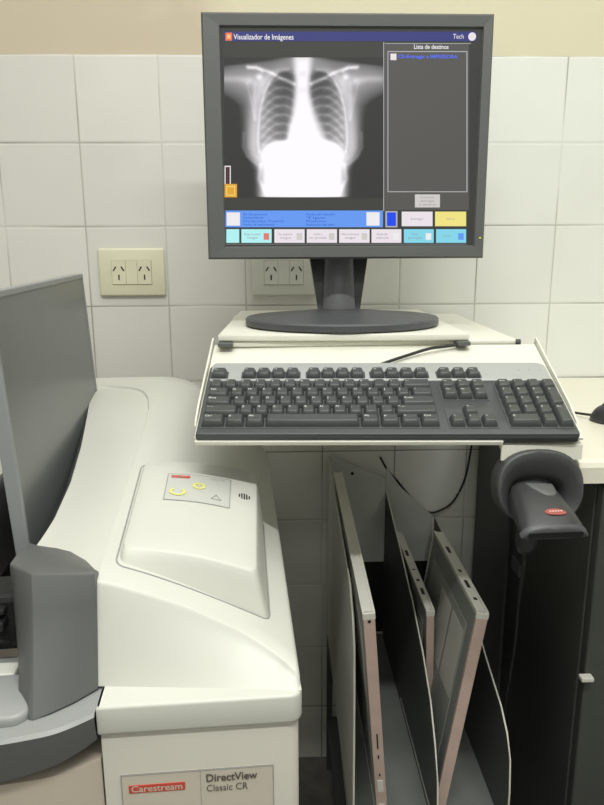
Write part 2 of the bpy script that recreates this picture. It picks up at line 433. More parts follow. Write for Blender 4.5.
cap_wing(True).build('top_cover', rd, sharp=60)
# rubber gasket along the slot edge
for mir in (False, True):
    g = MB(M['dark_grey']); rows = []
    vs = [0.13 + (VB-0.13)*k/30 for k in range(31)]
    for (du, dz) in ((0.002, -0.006), (-0.003, -0.0065), (-0.008, -0.012), (-0.009, -0.06), (-0.009, -0.11)):
        r = []
        for v in vs:
            u = interp(v, S_EDGE)+du
            r.append(((2*MX-u) if mir else u, v, Zl(v)-0.010+dz))
        rows.append(r)
    g.grid(rows, flip=not mir); g.build('slot_gasket', rd)
# grey bezels in front of the cap
def bezel(mir):
    b = MB(M['grey_plastic']); cols = []
    for u, ub, vb, vc, zc, vbot, zbot in ((-0.272, -0.262, 0.150, 0.086, 0.856, 0.055, 0.745), (-0.2715, -0.2615, 0.148, 0.082, 0.858, 0.045, 0.745), (-0.262, -0.256, 0.143, 0.070, 0.861, 0.022, 0.747),
            (-0.2455, -0.2400, 0.135, 0.0545, 0.8615, -0.002, 0.752), (-0.243, -0.236, 0.134, 0.0525, 0.8615, -0.0035, 0.752), (-0.225, -0.222, 0.121, 0.052, 0.861, 0.002, 0.754), (-0.205, -0.204, 0.099, 0.052, 0.8605, 0.014, 0.755), (-0.1866, -0.1866, 0.072, 0.052, 0.860, 0.030, 0.756)):
        zb = Zl(vb) - 0.0035 - 0.008*sstep(0.0, 0.08, -0.19-u) + 0.0005
        c = [(u, vb+0.01, 0.75), (u, vb+0.002, zb-0.002), (u, vb, zb)]
        for k in (0.33, 0.66): c.append((u, vb+(vc-vb)*k, zb+(zc-zb)*k+0.003))
        c += [(u, vc+0.0022, zc+0.0004), (u, vc+0.0004, zc-0.0004), (u, vc-0.0008, zc-0.0022)]
        for k in (0.25, 0.5, 0.75, 1.0):
            c.append((u+(ub-u)*k, (vc-0.0008)+(vbot-vc)*k**1.25, (zc-0.0022)+(zbot-zc+0.0022)*k))
        cols.append([(2*MX-p[0], p[1], p[2]) if mir else p for p in c])
    b.grid(cols, flip=not mir)
    # end caps
    for ci in (cols[0], cols[-1]):
        bm = bmesh.new(); bm.faces.new([bm.verts.new(p) for p in ci]); bmesh.ops.triangulate(bm, faces=bm.faces[:]); b._add(bm, None)
    return b
bezel(False).build('slot_bezel', rd, sharp=28)
bezel(True).build('slot_bezel', rd, sharp=28)
# curved feed lip; light from above painted in as a paler top
half = [(-0.1835, -0.006), (-0.200, -0.016), (-0.216, -0.023), (-0.236, -0.0265), (-0.256, -0.029), (-0.285, -0.031), (-0.31, -0.0315)]
half = [(p.x, p.y) for p in catmull([Vector((u, v, 0)) for u, v in half], 5)]
outer = half + [(2*MX-u, v) for u, v in half[-2::-1]]
b = MB(M['light_grey_plastic']); rows = []
ztop = lambda u: 0.755 - 0.004*math.sin(math.pi*min(1, max(0, (u+0.4365)/0.253)))
zbot = lambda u: 0.727 - 0.021*math.sin(math.pi*min(1, max(0, (u+0.4365)/0.253)))**0.8
rows.append([(u, 0.10, ztop(u)-0.002) for u, v in outer])
rows.append([(u, v+0.014, ztop(u)-0.001) for u, v in outer])
rows.append([(u, v+0.003, ztop(u)) for u, v in outer])
rows.append([(u, v, ztop(u)-0.003) for u, v in outer])
b.grid(rows, flip=False)
b.build('feed_lip', rd, sharp=40)
b = MB(M['grey_plastic'])
b.grid([[(u, v, ztop(u)-0.003) for u, v in outer], [(u, v+0.001, (ztop(u)+zbot(u))/2) for u, v in outer], [(u, v+0.004, zbot(u)) for u, v in outer], [(u, 0.10, zbot(u)) for u, v in outer]])
b.build('feed_lip_band', rd, sharp=40)
# inside the slot: raised tray, white bar, black mechanism
b = MB(M['light_grey_plastic'])
b.prism(rrect(-0.38, -0.010, -0.240, 0.055, 0.014), 2, 0.748, 0.760, bev=0.004, seg=3, smooth=True)
b.build('feed_tray', rd, sharp=50)
MB(M['shell']).box((-0.352, 0.052, 0.746), (-0.268, 0.075, 0.760), bev=0.003).build('guide_bar', rd)
b = MB(M['deep_black']).box((-0.345, 0.10, 0.755), (-0.275, 0.15, 0.815), bev=0.006)
b.box((-0.335, 0.085, 0.785), (-0.285, 0.105, 0.795), bev=0.002).box((-0.335, 0.09, 0.80), (-0.285, 0.105, 0.806), bev=0.002)
b.tube([(-0.34, 0.09, 0.770), (-0.31, 0.088, 0.778), (-0.28, 0.09, 0.770)], 0.0035)
b.build('feed_mechanism', rd)
# skirt below the caps and lower body
b = MB(M['shell']).prism(rrect(-0.1835, 0.0, 0.0, 0.71, (0.004, 0.001, 0.001, 0.012)), 2, 0.728, 0.757, bev=0.003, seg=3, smooth=True)
b.build('skirt', rd, sharp=50)
b = MB(M['shell']).prism(rrect(2*MX, 0.0, 2*MX+0.1835, 0.71, (0.001, 0.004, 0.012, 0.001)), 2, 0.728, 0.757, bev=0.003, seg=3, smooth=True)
b.build('skirt', rd, sharp=50)
b = MB(M['shell_low']).prism(rrect(-0.1815, 0.0035, -0.003, 0.705, (0.004, 0.001, 0.001, 0.012)), 2, 0.03, 0.728, bev=0.001, smooth=True)
b.build('side_column', rd, sharp=50)
b = MB(M['shell_low']).prism(rrect(2*MX+0.003, 0.0035, 2*MX+0.1815, 0.705, (0.001, 0.004, 0.012, 0.001)), 2, 0.03, 0.728, bev=0.001, smooth=True)
b.build('side_column', rd, sharp=50)
fp = [(u, v+0.012) for u, v in outer]
b = MB(M['shell_mid']).prism([(-0.183, 0.70)] + [(min(max(u, -0.4365), -0.183), v) for u, v in fp][:] + [(-0.437, 0.70)], 2, 0.03, 0.7, smooth=True)
b.build('front_panel', rd, sharp=40)
MB(M['black']).box((-0.60, 0.03, 0), (-0.02, 0.68, 0.03)).build('plinth', rd)
# name plate
FR = lambda v: Matrix(((1, 0, 0, 0), (0, 0, -1, v), (0, 1, 0, 0), (0, 0, 0, 1)))   # XY plane -> front facing wall plane
b = MB(M['label_plate']).box((-0.166, 0.0022, 0.600), (-0.028, 0.0036, 0.6835), bev=0.0003)
for (x0, z0, x1, z1) in ((-0.166, 0.6830, -0.028, 0.6835), (-0.1665, 0.600, -0.166, 0.6835), (-0.028, 0.600, -0.0275, 0.6835), (-0.095, 0.600, -0.0947, 0.683)):
    b.box((x0, 0.0018, z0), (x1, 0.003, z1), M['grey_print'])
b.box((-0.160, 0.0016, 0.6640), (-0.109, 0.0025, 0.6725), M['red'], bev=0.0003)
b.text('Carestream', 0.0095, (-0.1575, 0.6683, 0), M['label_plate'], FR(0.0014), width=0.046, bold=0.0001)
b.text('DirectView', 0.0115, (-0.0895, 0.6745, 0), M['dark_print'], FR(0.0014), width=0.047, bold=0.00025)
b.text('Classic CR', 0.0105, (-0.0895, 0.6635, 0), M['dark_print'], FR(0.0014), width=0.038)
b.build('name_plate', rd)
# raised control panel
def bilin(a, b_, c, d_, s, t):   # a front-left b front-right c back-left d back-right
    return [((1-s)*(1-t)*a[i] + s*(1-t)*b_[i] + (1-s)*t*c[i] + s*t*d_[i]) for i in range(3)]
A_, B_, C_, D_ = (-0.170, 0.101, 0.862), (-0.037, 0.098, 0.830), (-0.172, 0.305, 0.885), (-0.030, 0.317, 0.862)
a_, b2, c_, d2 = (-0.174, 0.088, 0.842), (-0.026, 0.086, 0.782), (-0.176, 0.312, 0.868), (-0.024, 0.322, 0.80)
b = MB(M['shell'])
n = 16; rows = []
def prow(pts_top, pts_bot): pass
G = [[bilin(A_, B_, C_, D_, i/n, j/n) for i in range(n+1)] for j in range(n+1)]
for j in range(n+1):
    for i in range(n+1):
        s, t = i/n, j/n; p = G[j][i]
        p[2] += 0.006*math.sin(math.pi*s)*1.0                        # gentle crown
rim = []
cr = 0.006
def ringpt(s, t, top, inset=0.0):
    s2, t2 = inset + s*(1-2*inset), inset + t*(1-2*inset)
    if top:
        p = bilin(A_, B_, C_, D_, s2, t2); p[2] += 0.006*math.sin(math.pi*s2); return p
    return bilin(a_, b2, c_, d2, s, t)
def perim(k=14):
    out = []
    rr = 0.05
    base = rrect(0, 0, 1, 1, rr, 4)
    return base
PR = perim()
# resample perimeter densely
PRD = []
for (x, y), (x2, y2) in zip(PR, PR[1:]+PR[:1]):
    L_ = math.hypot(x2-x, y2-y); kk = max(1, int(L_/0.07))
    for k in range(kk): PRD.append((x+(x2-x)*k/kk, y+(y2-y)*k/kk))
rings = []
rings.append([ringpt(s, t, False) for s, t in PRD])
def mixp(p, q, k): return [p[i]+(q[i]-p[i])*k for i in range(3)]
for k in (0.3, 0.6, 0.8): rings.append([mixp(ringpt(s, t, False), ringpt(s, t, True), k) for s, t in PRD])
r1 = [ringpt(s, t, True) for s, t in PRD]
rings.append([[p[0], p[1], p[2]-0.0022] for p in r1])
rings.append([[p[0], p[1], p[2]-0.0006] for p in [ringpt(s, t, True, 0.006) for s, t in PRD]])
rings.append([ringpt(s, t, True, 0.016) for s, t in PRD])
for ins in (0.12, 0.25, 0.38, 0.49): rings.append([ringpt(s, t, True, ins) for s, t in PRD])
b.loft(rings)
cp = b.build('control_panel', rd, sharp=35)
# a thin dark joint round the foot of the panel
b = MB(M['grey_print'])
jt = []
for s, t in PRD:
    p = bilin(a_, b2, c_, d2, s, t); q = bilin(a_, b2, c_, d2, 0.5, 0.5)
    p = [q[0]+(p[0]-q[0])*1.012, q[1]+(p[1]-q[1])*1.008, 0]
    p[2] = Zr(p[0], p[1])+0.0002; jt.append(p)
b.tube(jt+[jt[0]], 0.0009, seg=5); b.build('panel_joint', rd)
# membrane area with symbols: frame on the top plane
def onpanel(s, t, h=0.0):
    p = bilin(A_, B_, C_, D_, s, t); p[2] += 0.006*math.sin(math.pi*s) + h; return Vector(p)
s0, s1, t0, t1 = 0.235, 0.765, 0.505, 0.815
def patch(bm_, s0, t0, s1, t1, h, m, n=8):
    rows = [[onpanel(s0+(s1-s0)*i/n, t0+(t1-t0)*j/n, h) for i in range(n+1)] for j in range(n+1)]
    bm_.grid(rows, m)
b = MB(M['membrane']); patch(b, s0, t0, s1, t1, 0.0006, M['membrane'])
for q in ((s0-0.008, t0-0.005, s0, t1+0.005), (s1, t0-0.005, s1+0.008, t1+0.005), (s0, t1, s1, t1+0.006), (s0, t0-0.006, s1, t0)):
    patch(b, *q, 0.0007, M['grey_print'], 4)
patch(b, s0+0.025, t1-0.050, s0+0.185, t1-0.018, 0.0010, M['red'], 4)
ms = b.build('membrane_keypad', cp)
def frame_at(s, t, h):
    p = onpanel(s, t, h); x = (onpanel(s+0.01, t, h)-p).normalized(); y = (onpanel(s, t+0.01, h)-p).normalized()
    z = x.cross(y).normalized(); y = z.cross(x)
    mm = Matrix((x, y, z)).transposed().to_4x4(); mm.translation = p; return mm
b = MB(M['yellow'])
def arc(b, mx, r, a0, a1, wd, m, sy=1.0, n=20):
    rows = [[], []]
    for k in range(n+1):
        a = R(a0+(a1-a0)*k/n)
        rows[0].append((r*math.cos(a), r*sy*math.sin(a), 0)); rows[1].append(((r-wd)*math.cos(a), (r-wd)*sy*math.sin(a), 0))
    b.grid(rows, m, mx, flip=True)
f1 = frame_at(0.335, 0.595, 0.0014)
arc(b, f1, 0.0095, 130, 410, 0.0030, M['yellow'])
f2 = frame_at(0.505, 0.680, 0.0014)
arc(b, f2, 0.0075, 0, 360, 0.0028, M['yellow'])
b.box((-0.0007, -0.001, 0), (0.0007, 0.004, 0.0002), M['yellow'], mx=f2)
b.build('symbol', ms)
b = MB(M['grey_print'])
f3 = frame_at(0.655, 0.575, 0.0012)
for k in range(3):
    a = R(90+120*k); a2 = R(90+120*(k+1)); p = Vector((math.cos(a), math.sin(a), 0))*0.007; q = Vector((math.cos(a2), math.sin(a2), 0))*0.007
    b.tube([p, q], 0.0003, seg=4, mx=f3)
b.build('symbol', ms)
MB(M['grey_print']).text('Classic CR', 0.0045, (0, 0, 0), M['grey_print'], frame_at(0.60, 0.785, 0.0012), width=0.017).build('keypad_lettering', ms)
MB(M['membrane']).text('Carestream', 0.0045, (0, 0, 0), M['membrane'], frame_at(s0+0.035, t1-0.034, 0.0014), width=0.017).build('logo_lettering', ms)
b = MB(M['deep_black'])
f4 = frame_at(0.89, 0.665, 0.0006)
for k, ln in enumerate((0.003, 0.0055, 0.0065, 0.0055, 0.003)):
    b.box((-0.0062+k*0.0031-0.0007, -ln, -0.0005), (-0.0062+k*0.0031+0.0007, ln, 0.0004), mx=f4)
b.build('speaker_grille', cp)

# ------------------------------------------------------------------ large cassette standing in the reader's slot
cs = thing('imaging_cassette', 'large grey imaging cassette standing upright in the reader slot', 'cassette', (OX, OY, 0), (0, 0, MA))
lean = Matrix.Translation((-0.2995, 0, 1.107)) @ Matrix.Rotation(R(-2.9), 4, 'Y')
b = MB(M['cas_big']).box((-0.0145, 0.189, -0.342), (-0.0015, 0.618, -0.006), mx=lean)
b.build('panel_face', cs)
b = MB(M['cas_grey'])
b.box((-0.016, 0.185, -0.008), (0, 0.622, 0.0), bev=0.0015, mx=lean)
b.box((-0.016, 0.185, -0.35), (0, 0.192, -0.0), bev=0.0015, mx=lean)
b.box((-0.016, 0.616, -0.35), (0, 0.622, -0.0), bev=0.0015, mx=lean)
b.box((-0.016, 0.185, -0.35), (0, 0.622, -0.342), bev=0.0015, mx=lean)
b.build('frame', cs)

# ------------------------------------------------------------------ stand: monitor shelf and keyboard tray
KO, KRZ, KRX = Vector((0.491, -0.575, 0.935)), R(-2.509), R(22.4)
KM = Matrix.Translation(KO) @ Matrix.Rotation(KRZ, 4, 'Z') @ Matrix.Rotation(KRX, 4, 'X')
st = thing('workstation_shelf', 'white metal shelf on the wall with a sloping keyboard tray below', 'shelf')
b = MB(M['white_metal'])
b.box((0.277, -0.378, 1.0090), (0.709, -0.012, 1.0177), bev=0.003, seg=3, smooth=True).build('lower_shelf', st, sharp=50)
b = MB(M['white_metal']).prism([(0.278, -0.380), (0.634, -0.392), (0.634, -0.03), (0.290, -0.03)], 2, 1.0179, 1.0280, bev=0.002, seg=2, smooth=True)
b.build('platform', st, sharp=50)
MB(M['dark_grey']).tube([(0.706, -0.3775, 1.0133), (0.7125, -0.3775, 1.0133)], 0.0042, seg=12).build('end_cap', st)
MB(M['grey_plastic']).box((0.278, -0.390, 1.0112), (0.299, -0.378, 1.0172), bev=0.001).build('latch', st)
MB(M['grey_plastic']).box((0.616, -0.402, 1.0120), (0.634, -0.378, 1.0180), bev=0.001).build('latch', st)
# wall arms that carry the shelf
for x in (0.345, 0.625):
    MB(M['white_metal']).prism([(-0.002, 0.93), (-0.002, 1.009), (-0.33, 1.009), (-0.33, 0.996)], 0, x, x+0.006).build('wall_bracket', st)
# tray, in keyboard space
b = MB(M['white_metal'])
b.box((-0.229, -0.002, -0.0090), (0.232, 0.214, -0.0065), mx=KM).build('keyboard_tray', st)
b = MB(M['white_metal']).box((-0.228, -0.0085, -0.0125), (0.137, -0.0035, -0.0062), bev=0.0012, mx=KM).build('front_lip', st)
for sx in (-1, 1):
    x = -0.2315 if sx < 0 else 0.2345
    b = MB(M['white_metal']).prism([(0.025, -0.0092), (0.03, -0.005), (0.06, -0.001), (0.222, 0.001), (0.222, -0.0092)], 0, x-0.0013, x+0.0013, bev=0.0005, mx=KM).build('side_rail', st)
# bracket that carries the scanner holder
b = MB(M['white_metal']).prism([(-0.582, 0.9010), (-0.582, 0.9195), (-0.45, 0.968), (-0.45, 0.962), (-0.578, 0.913), (-0.578, 0.9010)], 0, 0.627, 0.7245, bev=0.0008)
b.build('holder_bracket', st)

# ------------------------------------------------------------------ keyboard
kb = thing('keyboard', 'black full-size computer keyboard with silver top strip on the white tray', 'keyboard', KO, (KRX, 0, KRZ))
kb.rotation_mode = 'XYZ'
# body
b = MB(M['kbody'])
out = rrect(-0.2268, -0.007, 0.2268, 0.149, (0.014, 0.008, 0.004, 0.006))
b.prism(out, 2, -0.0062, 0.001, bev=0.003, seg=4, smooth=True)
b.prism(rrect(-0.2258, -0.0065, 0.2258, 0.110, 0.004), 2, -0.01, 0.0035, bev=0.002, seg=2, smooth=True)
b.build('case', kb, sharp=45)
b = MB(M['kwell'])
for (x0, x1, y0, y1) in ((-0.2235, 0.0635, 0.004, 0.1015), (0.074, 0.1335, 0.0605, 0.1015), (0.074, 0.1335, 0.004, 0.0435), (0.1455, 0.2235, 0.004, 0.1015)):
    b.box((x0, y0, 0.0033), (x1, y1, 0.0042), bev=0.0004)
b.build('key_well', kb)
# silver top strip
b = MB(M['silver']).prism(rrect(-0.2225, 0.1045, 0.2235, 0.1475, (0.012, 0.007, 0.002, 0.002)), 2, 0.0, 0.0052, bev=0.001, smooth=True)
b.build('top_strip', kb, sharp=45)
PX = -0.2215   # left of the key field
U = 0.01905
RW = [0.015, 0.03375, 0.0525, 0.07125, 0.090, 0.1175]      # row centres, front to back
def keycap(w, h, H_, m=M['key']):
    """tapered key top, dished; centre at origin, base at z=0"""
    b = MB(m, M['legend']); g = 0.0006
    w -= 0.0015; h -= 0.0013
    rings = []
    for (iw, fh, bh, z) in ((0, 0, 0, 0), (0.0008, 0.0006, 0.0006, H_*0.4), (0.0028, 0.0030, 0.0014, H_*0.93), (0.0034, 0.0038, 0.0020, H_), (0.0055, 0.0060, 0.0040, H_-0.0004)):
        rings.append([(x, y, z) for x, y in rrect(-w/2+iw, -h/2+fh, w/2-iw, h/2-bh, 0.0012, 2)])
    b.loft(rings)
    return b
def lay(name, x0u, wu, row, legend=None, yc=None, hu=1.0, x0=None, size=0.0050, lalign='LEFT'):
    """x0u: left edge in key units, from the left of the key field"""
    w = wu*U; h = hu*0.01875
    cx = (PX if x0 is None else x0) + x0u*U + w/2
    cy = RW[row] if yc is None else yc
    H_ = 0.0085 if row != 5 else 0.0075
    b = keycap(w, h, H_)
    if legend:
        b.text(legend, size, (-w/2+0.0045, h/2-0.0062, H_+0.0001), M['legend'])
    o = b.build(name, kb, sharp=50); o.location = (cx, cy, 0.0038 if row != 5 else 0.005)
    return o
for c, l in enumerate(['|', '1', '2', '3', '4', '5', '6', '7', '8', '9', '0', "'", '+']): lay('key', c, 1, 4, l)
lay('backspace_key', 13, 2, 4, '<-')
lay('tab_key', 0, 1.5, 3, 'Tab')
for c, l in enumerate('QWERTYUIOP[]'): lay('key', 1.5+c, 1, 3, l)
lay('caps_lock_key', 0, 1.75, 2, 'Bloq')
for c, l in enumerate('ASDFGHJKL') : lay('key', 1.75+c, 1, 2, l)
lay('key', 10.75, 1, 2, ';'); lay('key', 11.75, 1, 2, '{')
lay('enter_key', 12.75, 2.25, 2, 'Enter')
lay('key', 13.5, 1.5, 3, '*')
lay('shift_key', 0, 2.25, 1, '\u21e7' if False else '^ ---')
for c, l in enumerate('ZXCVBNM,.-'): lay('key', 2.25+c, 1, 1, l)
lay('shift_key', 12.25, 2.75, 1, '^ ---')
x = 0
for nm, wu, l in (('control_key', 1.5, 'Ctrl'), ('system_key', 1.25, '#'), ('alt_key', 1.25, 'Alt'), ('space_bar', 6.0, None), ('alt_key', 1.25, 'Alt'), ('system_key', 1.25, '#'), ('menu_key', 1.25, '='), ('control_key', 1.25, 'Ctrl')):
    lay(nm, x, wu, 0, l); x += wu
# function row
lay('escape_key', 0, 1.15, 5, 'Esc', size=0.0036)
fx = [2.15+i for i in range(4)] + [6.6+i for i in range(4)] + [11.0+i for i in range(4)]
for i, x in enumerate(fx): lay('function_key', x, 1, 5, 'F%d' % (i+1), size=0.0036)
# dark clusters the function keys sit in
b = MB(M['kbody'])
for (x0, wu) in ((0, 1.15), (2.15, 4), (6.6, 4), (11.0, 4)): b.box((PX+x0*U-0.001, RW[5]-0.0085, 0.0040), (PX+(x0+wu)*U+0.001, RW[5]+0.0075, 0.0057), bev=0.0006)
NX = 0.0755
b.box((NX-0.001, RW[5]-0.0085, 0.0040), (NX+3*U+0.001, RW[5]+0.0075, 0.0057), bev=0.0006)
b.build('function_row_well', kb)
for i, l in enumerate(('Impr', 'Bloq', 'Paus')): lay('function_key', i, 1, 5, l, x0=NX, size=0.003)
for i, l in enumerate(('Ins', 'Ini', 'Re')): lay('navigation_key', i, 1, 4, l, x0=NX, size=0.0034)
for i, l in enumerate(('Sup', 'Fin', 'Av')): lay('navigation_key', i, 1, 3, l, x0=NX, size=0.0034)
lay('arrow_key', 1, 1, 1, '^', x0=NX)
for i, l in enumerate('<v>'): lay('arrow_key', i, 1, 0, l, x0=NX)
QX = 0.1465
for r_, ls in ((4, ('Num', '/', '*', '-')), (3, '789'), (2, '456'), (1, '123')):
    for i, l in enumerate(ls): lay('number_pad_key', i, 1, r_, l, x0=QX, size=0.0034 if len(l) > 1 else 0.0042)
lay('number_pad_key', 3, 1, 3, '+', x0=QX, yc=(RW[3]+RW[2])/2, hu=2)
lay('number_pad_key', 3, 1, 1, 'Ent', x0=QX, yc=(RW[1]+RW[0])/2, hu=2, size=0.0034)
lay('number_pad_key', 0, 2, 0, '0', x0=QX); lay('number_pad_key', 2, 1, 0, '.', x0=QX)
# emblem printed on the silver strip and cable
b = MB(M['grey_print'])
arc(b, Matrix.Translation((0.002, 0.1345, 0.0054)), 0.0035, 0, 360, 0.0009, M['grey_print'])
for k in range(3): b.box((0.185+k*0.014, 0.128, 0.0053), (0.187+k*0.014, 0.1295, 0.0055))
b.build('emblem', kb)
Ki = KM.inverted()
cw = [Vector(p) for p in ((0.622, -0.394, 1.0135), (0.600, -0.398, 1.011), (0.575, -0.405, 1.009), (0.545, -0.414, 1.002), (0.518, -0.426, 0.996), (0.500, -0.434, 0.991), (0.493, -0.439, 0.986))]
cl = [Ki @ p for p in cw]
b = MB(M['wire']).tube(catmull(cl), 0.0022)
b.build('cable', kb)

# ------------------------------------------------------------------ barcode scanner in its holder
HC = Vector((0.6710, -0.592, 0.8715))
hd = thing('scanner_holder', 'dark grey rounded cradle under the tray corner gripping the barcode scanner', 'holder', HC)
def ell(cx, cz, rx, rz, y, n=36, p=2.4):
    out = []
    for k in range(n):
        a = 2*math.pi*k/n; c, s = math.cos(a), math.sin(a)
        out.append((cx+rx*abs(c)**(2/p)*math.copysign(1, c), y, cz+rz*abs(s)**(2/p)*math.copysign(1, s)))
    return out
b = MB(M['dark_grey'])
tilt = Matrix.Rotation(R(-12), 4, 'X')
rg = [ell(0, -0.002, 0.042, 0.036, 0.036), ell(0, 0, 0.049, 0.042, 0.030), ell(0, 0, 0.0515, 0.0445, 0.010), ell(0, 0, 0.0515, 0.0445, -0.004),
      ell(0, 0, 0.0505, 0.0435, -0.008), ell(0, -0.001, 0.048, 0.041, -0.009), ell(0, -0.004, 0.044, 0.035, -0.005), ell(0, -0.009, 0.036, 0.024, 0.004), ell(0, -0.011, 0.033, 0.020, 0.010), ell(0, -0.011, 0.031, 0.018, 0.028)]
b.loft(rg, mx=tilt)
b.build('cradle_shell', hd, sharp=60)
b = MB(M['dark_grey']).box((-0.03, 0.02, 0.02), (0.03, 0.04, 0.072), bev=0.002); b.build('mounting_plate', hd)

sc = thing('barcode_scanner', 'black handheld barcode scanner with a red oval badge resting in the cradle', 'scanner', (0.664, -0.636, 0.862))
# local: head slopes down towards the viewer. frame axes: X right, T along head (forward-down), Nn normal
SB = Matrix.Translation((-0.004, 0, 0)) @ Matrix.Rotation(R(3), 4, 'Z') @ Matrix.Rotation(R(17), 4, 'X') @ Matrix.Diagonal((0.86, 0.90, 0.9, 1))
def hsec(y, wt_, wb_, zt, zb, n=8, cr=0.006):
    """cross-section in XZ at y: crowned top, width wt at top, wb at the bottom"""
    pts = []
    for k in range(n+1):
        f = -1 + 2*k/n; pts.append((f*wt_/2, y, zt - 0.0055*f*f - (0.003 if abs(f) == 1 else 0)))
    pts.append((wb_/2, y, (zt+zb)/2-0.004)); 
    for k in range(n+1):
        f = 1 - 2*k/n; pts.append((f*(wb_*0.46), y, zb + 0.002*f*f))
    pts.append((-wb_/2, y, (zt+zb)/2-0.004))
    return pts
b = MB(M['black'])
secs = [hsec(0.050, 0.034, 0.034, 0.004, -0.020), hsec(0.044, 0.052, 0.054, 0.010, -0.024), hsec(0.034, 0.058, 0.062, 0.013, -0.026), hsec(0.018, 0.062, 0.067, 0.014, -0.026), hsec(0.0, 0.067, 0.073, 0.0135, -0.024),
        hsec(-0.020, 0.073, 0.080, 0.011, -0.020), hsec(-0.034, 0.077, 0.084, 0.008, -0.015), hsec(-0.040, 0.078, 0.085, 0.005, -0.013)]
b.loft(secs, mx=SB); b.build('head', sc, sharp=50)
b = MB(M['dark_grey'])
secs = [hsec(-0.036, 0.081, 0.088, 0.0065, -0.0145), hsec(-0.041, 0.082, 0.089, 0.005, -0.0140), hsec(-0.044, 0.080, 0.087, 0.0025, -0.012)]
b.loft(secs, mx=SB); b.build('nose_bumper', sc, sharp=50)
b = MB(M['deep_black']).prism(rrect(-0.036, -0.0095, 0.036, -0.0015, 0.003), 1, -0.0448, -0.040, mx=SB); b.build('scan_window', sc)
b = MB(M['grey_plastic'])
def htop(x, y):
    zt = interp(-y, [(-0.034, 0.013), (-0.018, 0.014), (0.0, 0.0135), (0.02, 0.011), (0.034, 0.008)])
    wt_ = interp(-y, [(-0.034, 0.058), (-0.018, 0.062), (0.0, 0.067), (0.02, 0.073), (0.034, 0.077)])
    f = x/(wt_/2); return zt - 0.0055*f*f
rings = []
U_shape = [(-0.019, 0.036), (0.021, 0.036), (0.0205, 0.026), (0.018, 0.015), (0.0125, 0.008), (0.006, 0.0055), (-0.001, 0.0075), (-0.008, 0.014), (-0.0145, 0.024)]
for k, h in ((1.0, -0.001), (0.98, 0.0012), (0.85, 0.0020), (0.4, 0.0022)):
    rings.append([(0.005+(x)*k, 0.024+(y-0.024)*k, htop(0.005+x*k, 0.024+(y-0.024)*k)+h) for x, y in U_shape])
b.loft(rings, mx=SB, smooth=False); b.build('trigger_pad', sc, sharp=60)
b = MB(M['redlogo'])
rings = [[(0.006+0.0145*math.cos(a*math.pi/12)*k, -0.021+0.0058*math.sin(a*math.pi/12)*k, htop(0.006+0.0145*math.cos(a*math.pi/12)*k, -0.021)+h) for a in range(24)] for k, h in ((1, -0.0005), (1, 0.0008), (0.9, 0.0011), (0.2, 0.0011))]
b.loft(rings, mx=SB, smooth=False)
for kx in range(5): b.box((-0.0025+kx*0.0036, -0.0222, 0.0095), (-0.0003+kx*0.0036, -0.0198, 0.01225), M['badge_text'], mx=SB)
b.build('badge', sc)
b = MB(M['black'])
hp = [(0.0, 0.030, -0.004), (0.0, 0.040, -0.02), (0.002, 0.052, -0.045), (0.003, 0.060, -0.070), (0.003, 0.062, -0.082)]
b.tube(hp, [0.014, 0.015, 0.014, 0.013, 0.009], seg=14); b.build('grip', sc)
b = MB(M['wire']).tube(catmull([(0.003, 0.062, -0.08), (0.008, 0.075, -0.11), (0.022, 0.12, -0.18), (0.036, 0.16, -0.28), (0.042, 0.20, -0.42), (0.045, 0.24, -0.60), (0.047, 0.30, -0.80), (0.05, 0.40, -0.858)]), 0.0022)
b.build('cable', sc)

# ------------------------------------------------------------------ monitor
MO = CAM + 1.0805*(Vector((0.460, -0.377, 1.1325)) - CAM)
mn = thing('monitor', 'dark grey desktop monitor showing a chest X-ray, on the white shelf', 'monitor', (0.463, -0.276, 1.0281))
MM = Matrix.Translation(MO - Vector((0.463, -0.276, 1.0281))) @ Matrix.Rotation(R(0.125), 4, 'Z') @ Matrix.Rotation(R(88.42), 4, 'X') @ Matrix.Scale(1.0805, 4)
# in monitor space: x right, y up, z towards the viewer; frame is 385 x 313 mm
W_, H_ = 0.385, 0.3145
SX0, SX1, SY0, SY1 = -0.1675, 0.1775, 0.0178, 0.2968
b = MB(M['bezel'])
o_ = rrect(-W_/2, 0, W_/2, H_, 0.004, 4)
def fr(z, ox, ix): pass
bm = bmesh.new()
def rect_ring(x0, y0, x1, y1, z): return [(x0, y0, z), (x1, y0, z), (x1, y1, z), (x0, y1, z)]
def frame_loft(b, rs, m=None):
    b.loft([rect_ring(*r) for r in rs], m, MM, smooth=False, cap=False)
frame_loft(b, [(-W_/2+0.003, 0.003, W_/2-0.003, H_-0.003, -0.030), (-W_/2, 0, W_/2, H_, -0.027), (-W_/2, 0, W_/2, H_, -0.0025), (-W_/2+0.0025, 0.0025, W_/2-0.0025, H_-0.0025, 0.0),
               (SX0-0.002, SY0-0.002, SX1+0.002, SY1+0.002, -0.0008), (SX0, SY0, SX1, SY1, -0.005)])
b.build('bezel', mn)
b = MB(M['bezel'])
b.loft([rect_ring(-W_/2+0.003, 0.003, W_/2-0.003, H_-0.003, -0.030), rect_ring(-W_/2+0.02, 0.02, W_/2-0.02, H_-0.02, -0.045), rect_ring(-W_/2+0.07, 0.06, W_/2-0.07, H_-0.06, -0.058)], None, MM, smooth=False)
b.build('back_shell', mn)
b = MB(emis('power_light', srgb(210, 220, 60), 1.2)).box((0.1855, 0.0265, -0.001), (0.1875, 0.0285, 0.0008), mx=MM); b.build('power_light', mn)
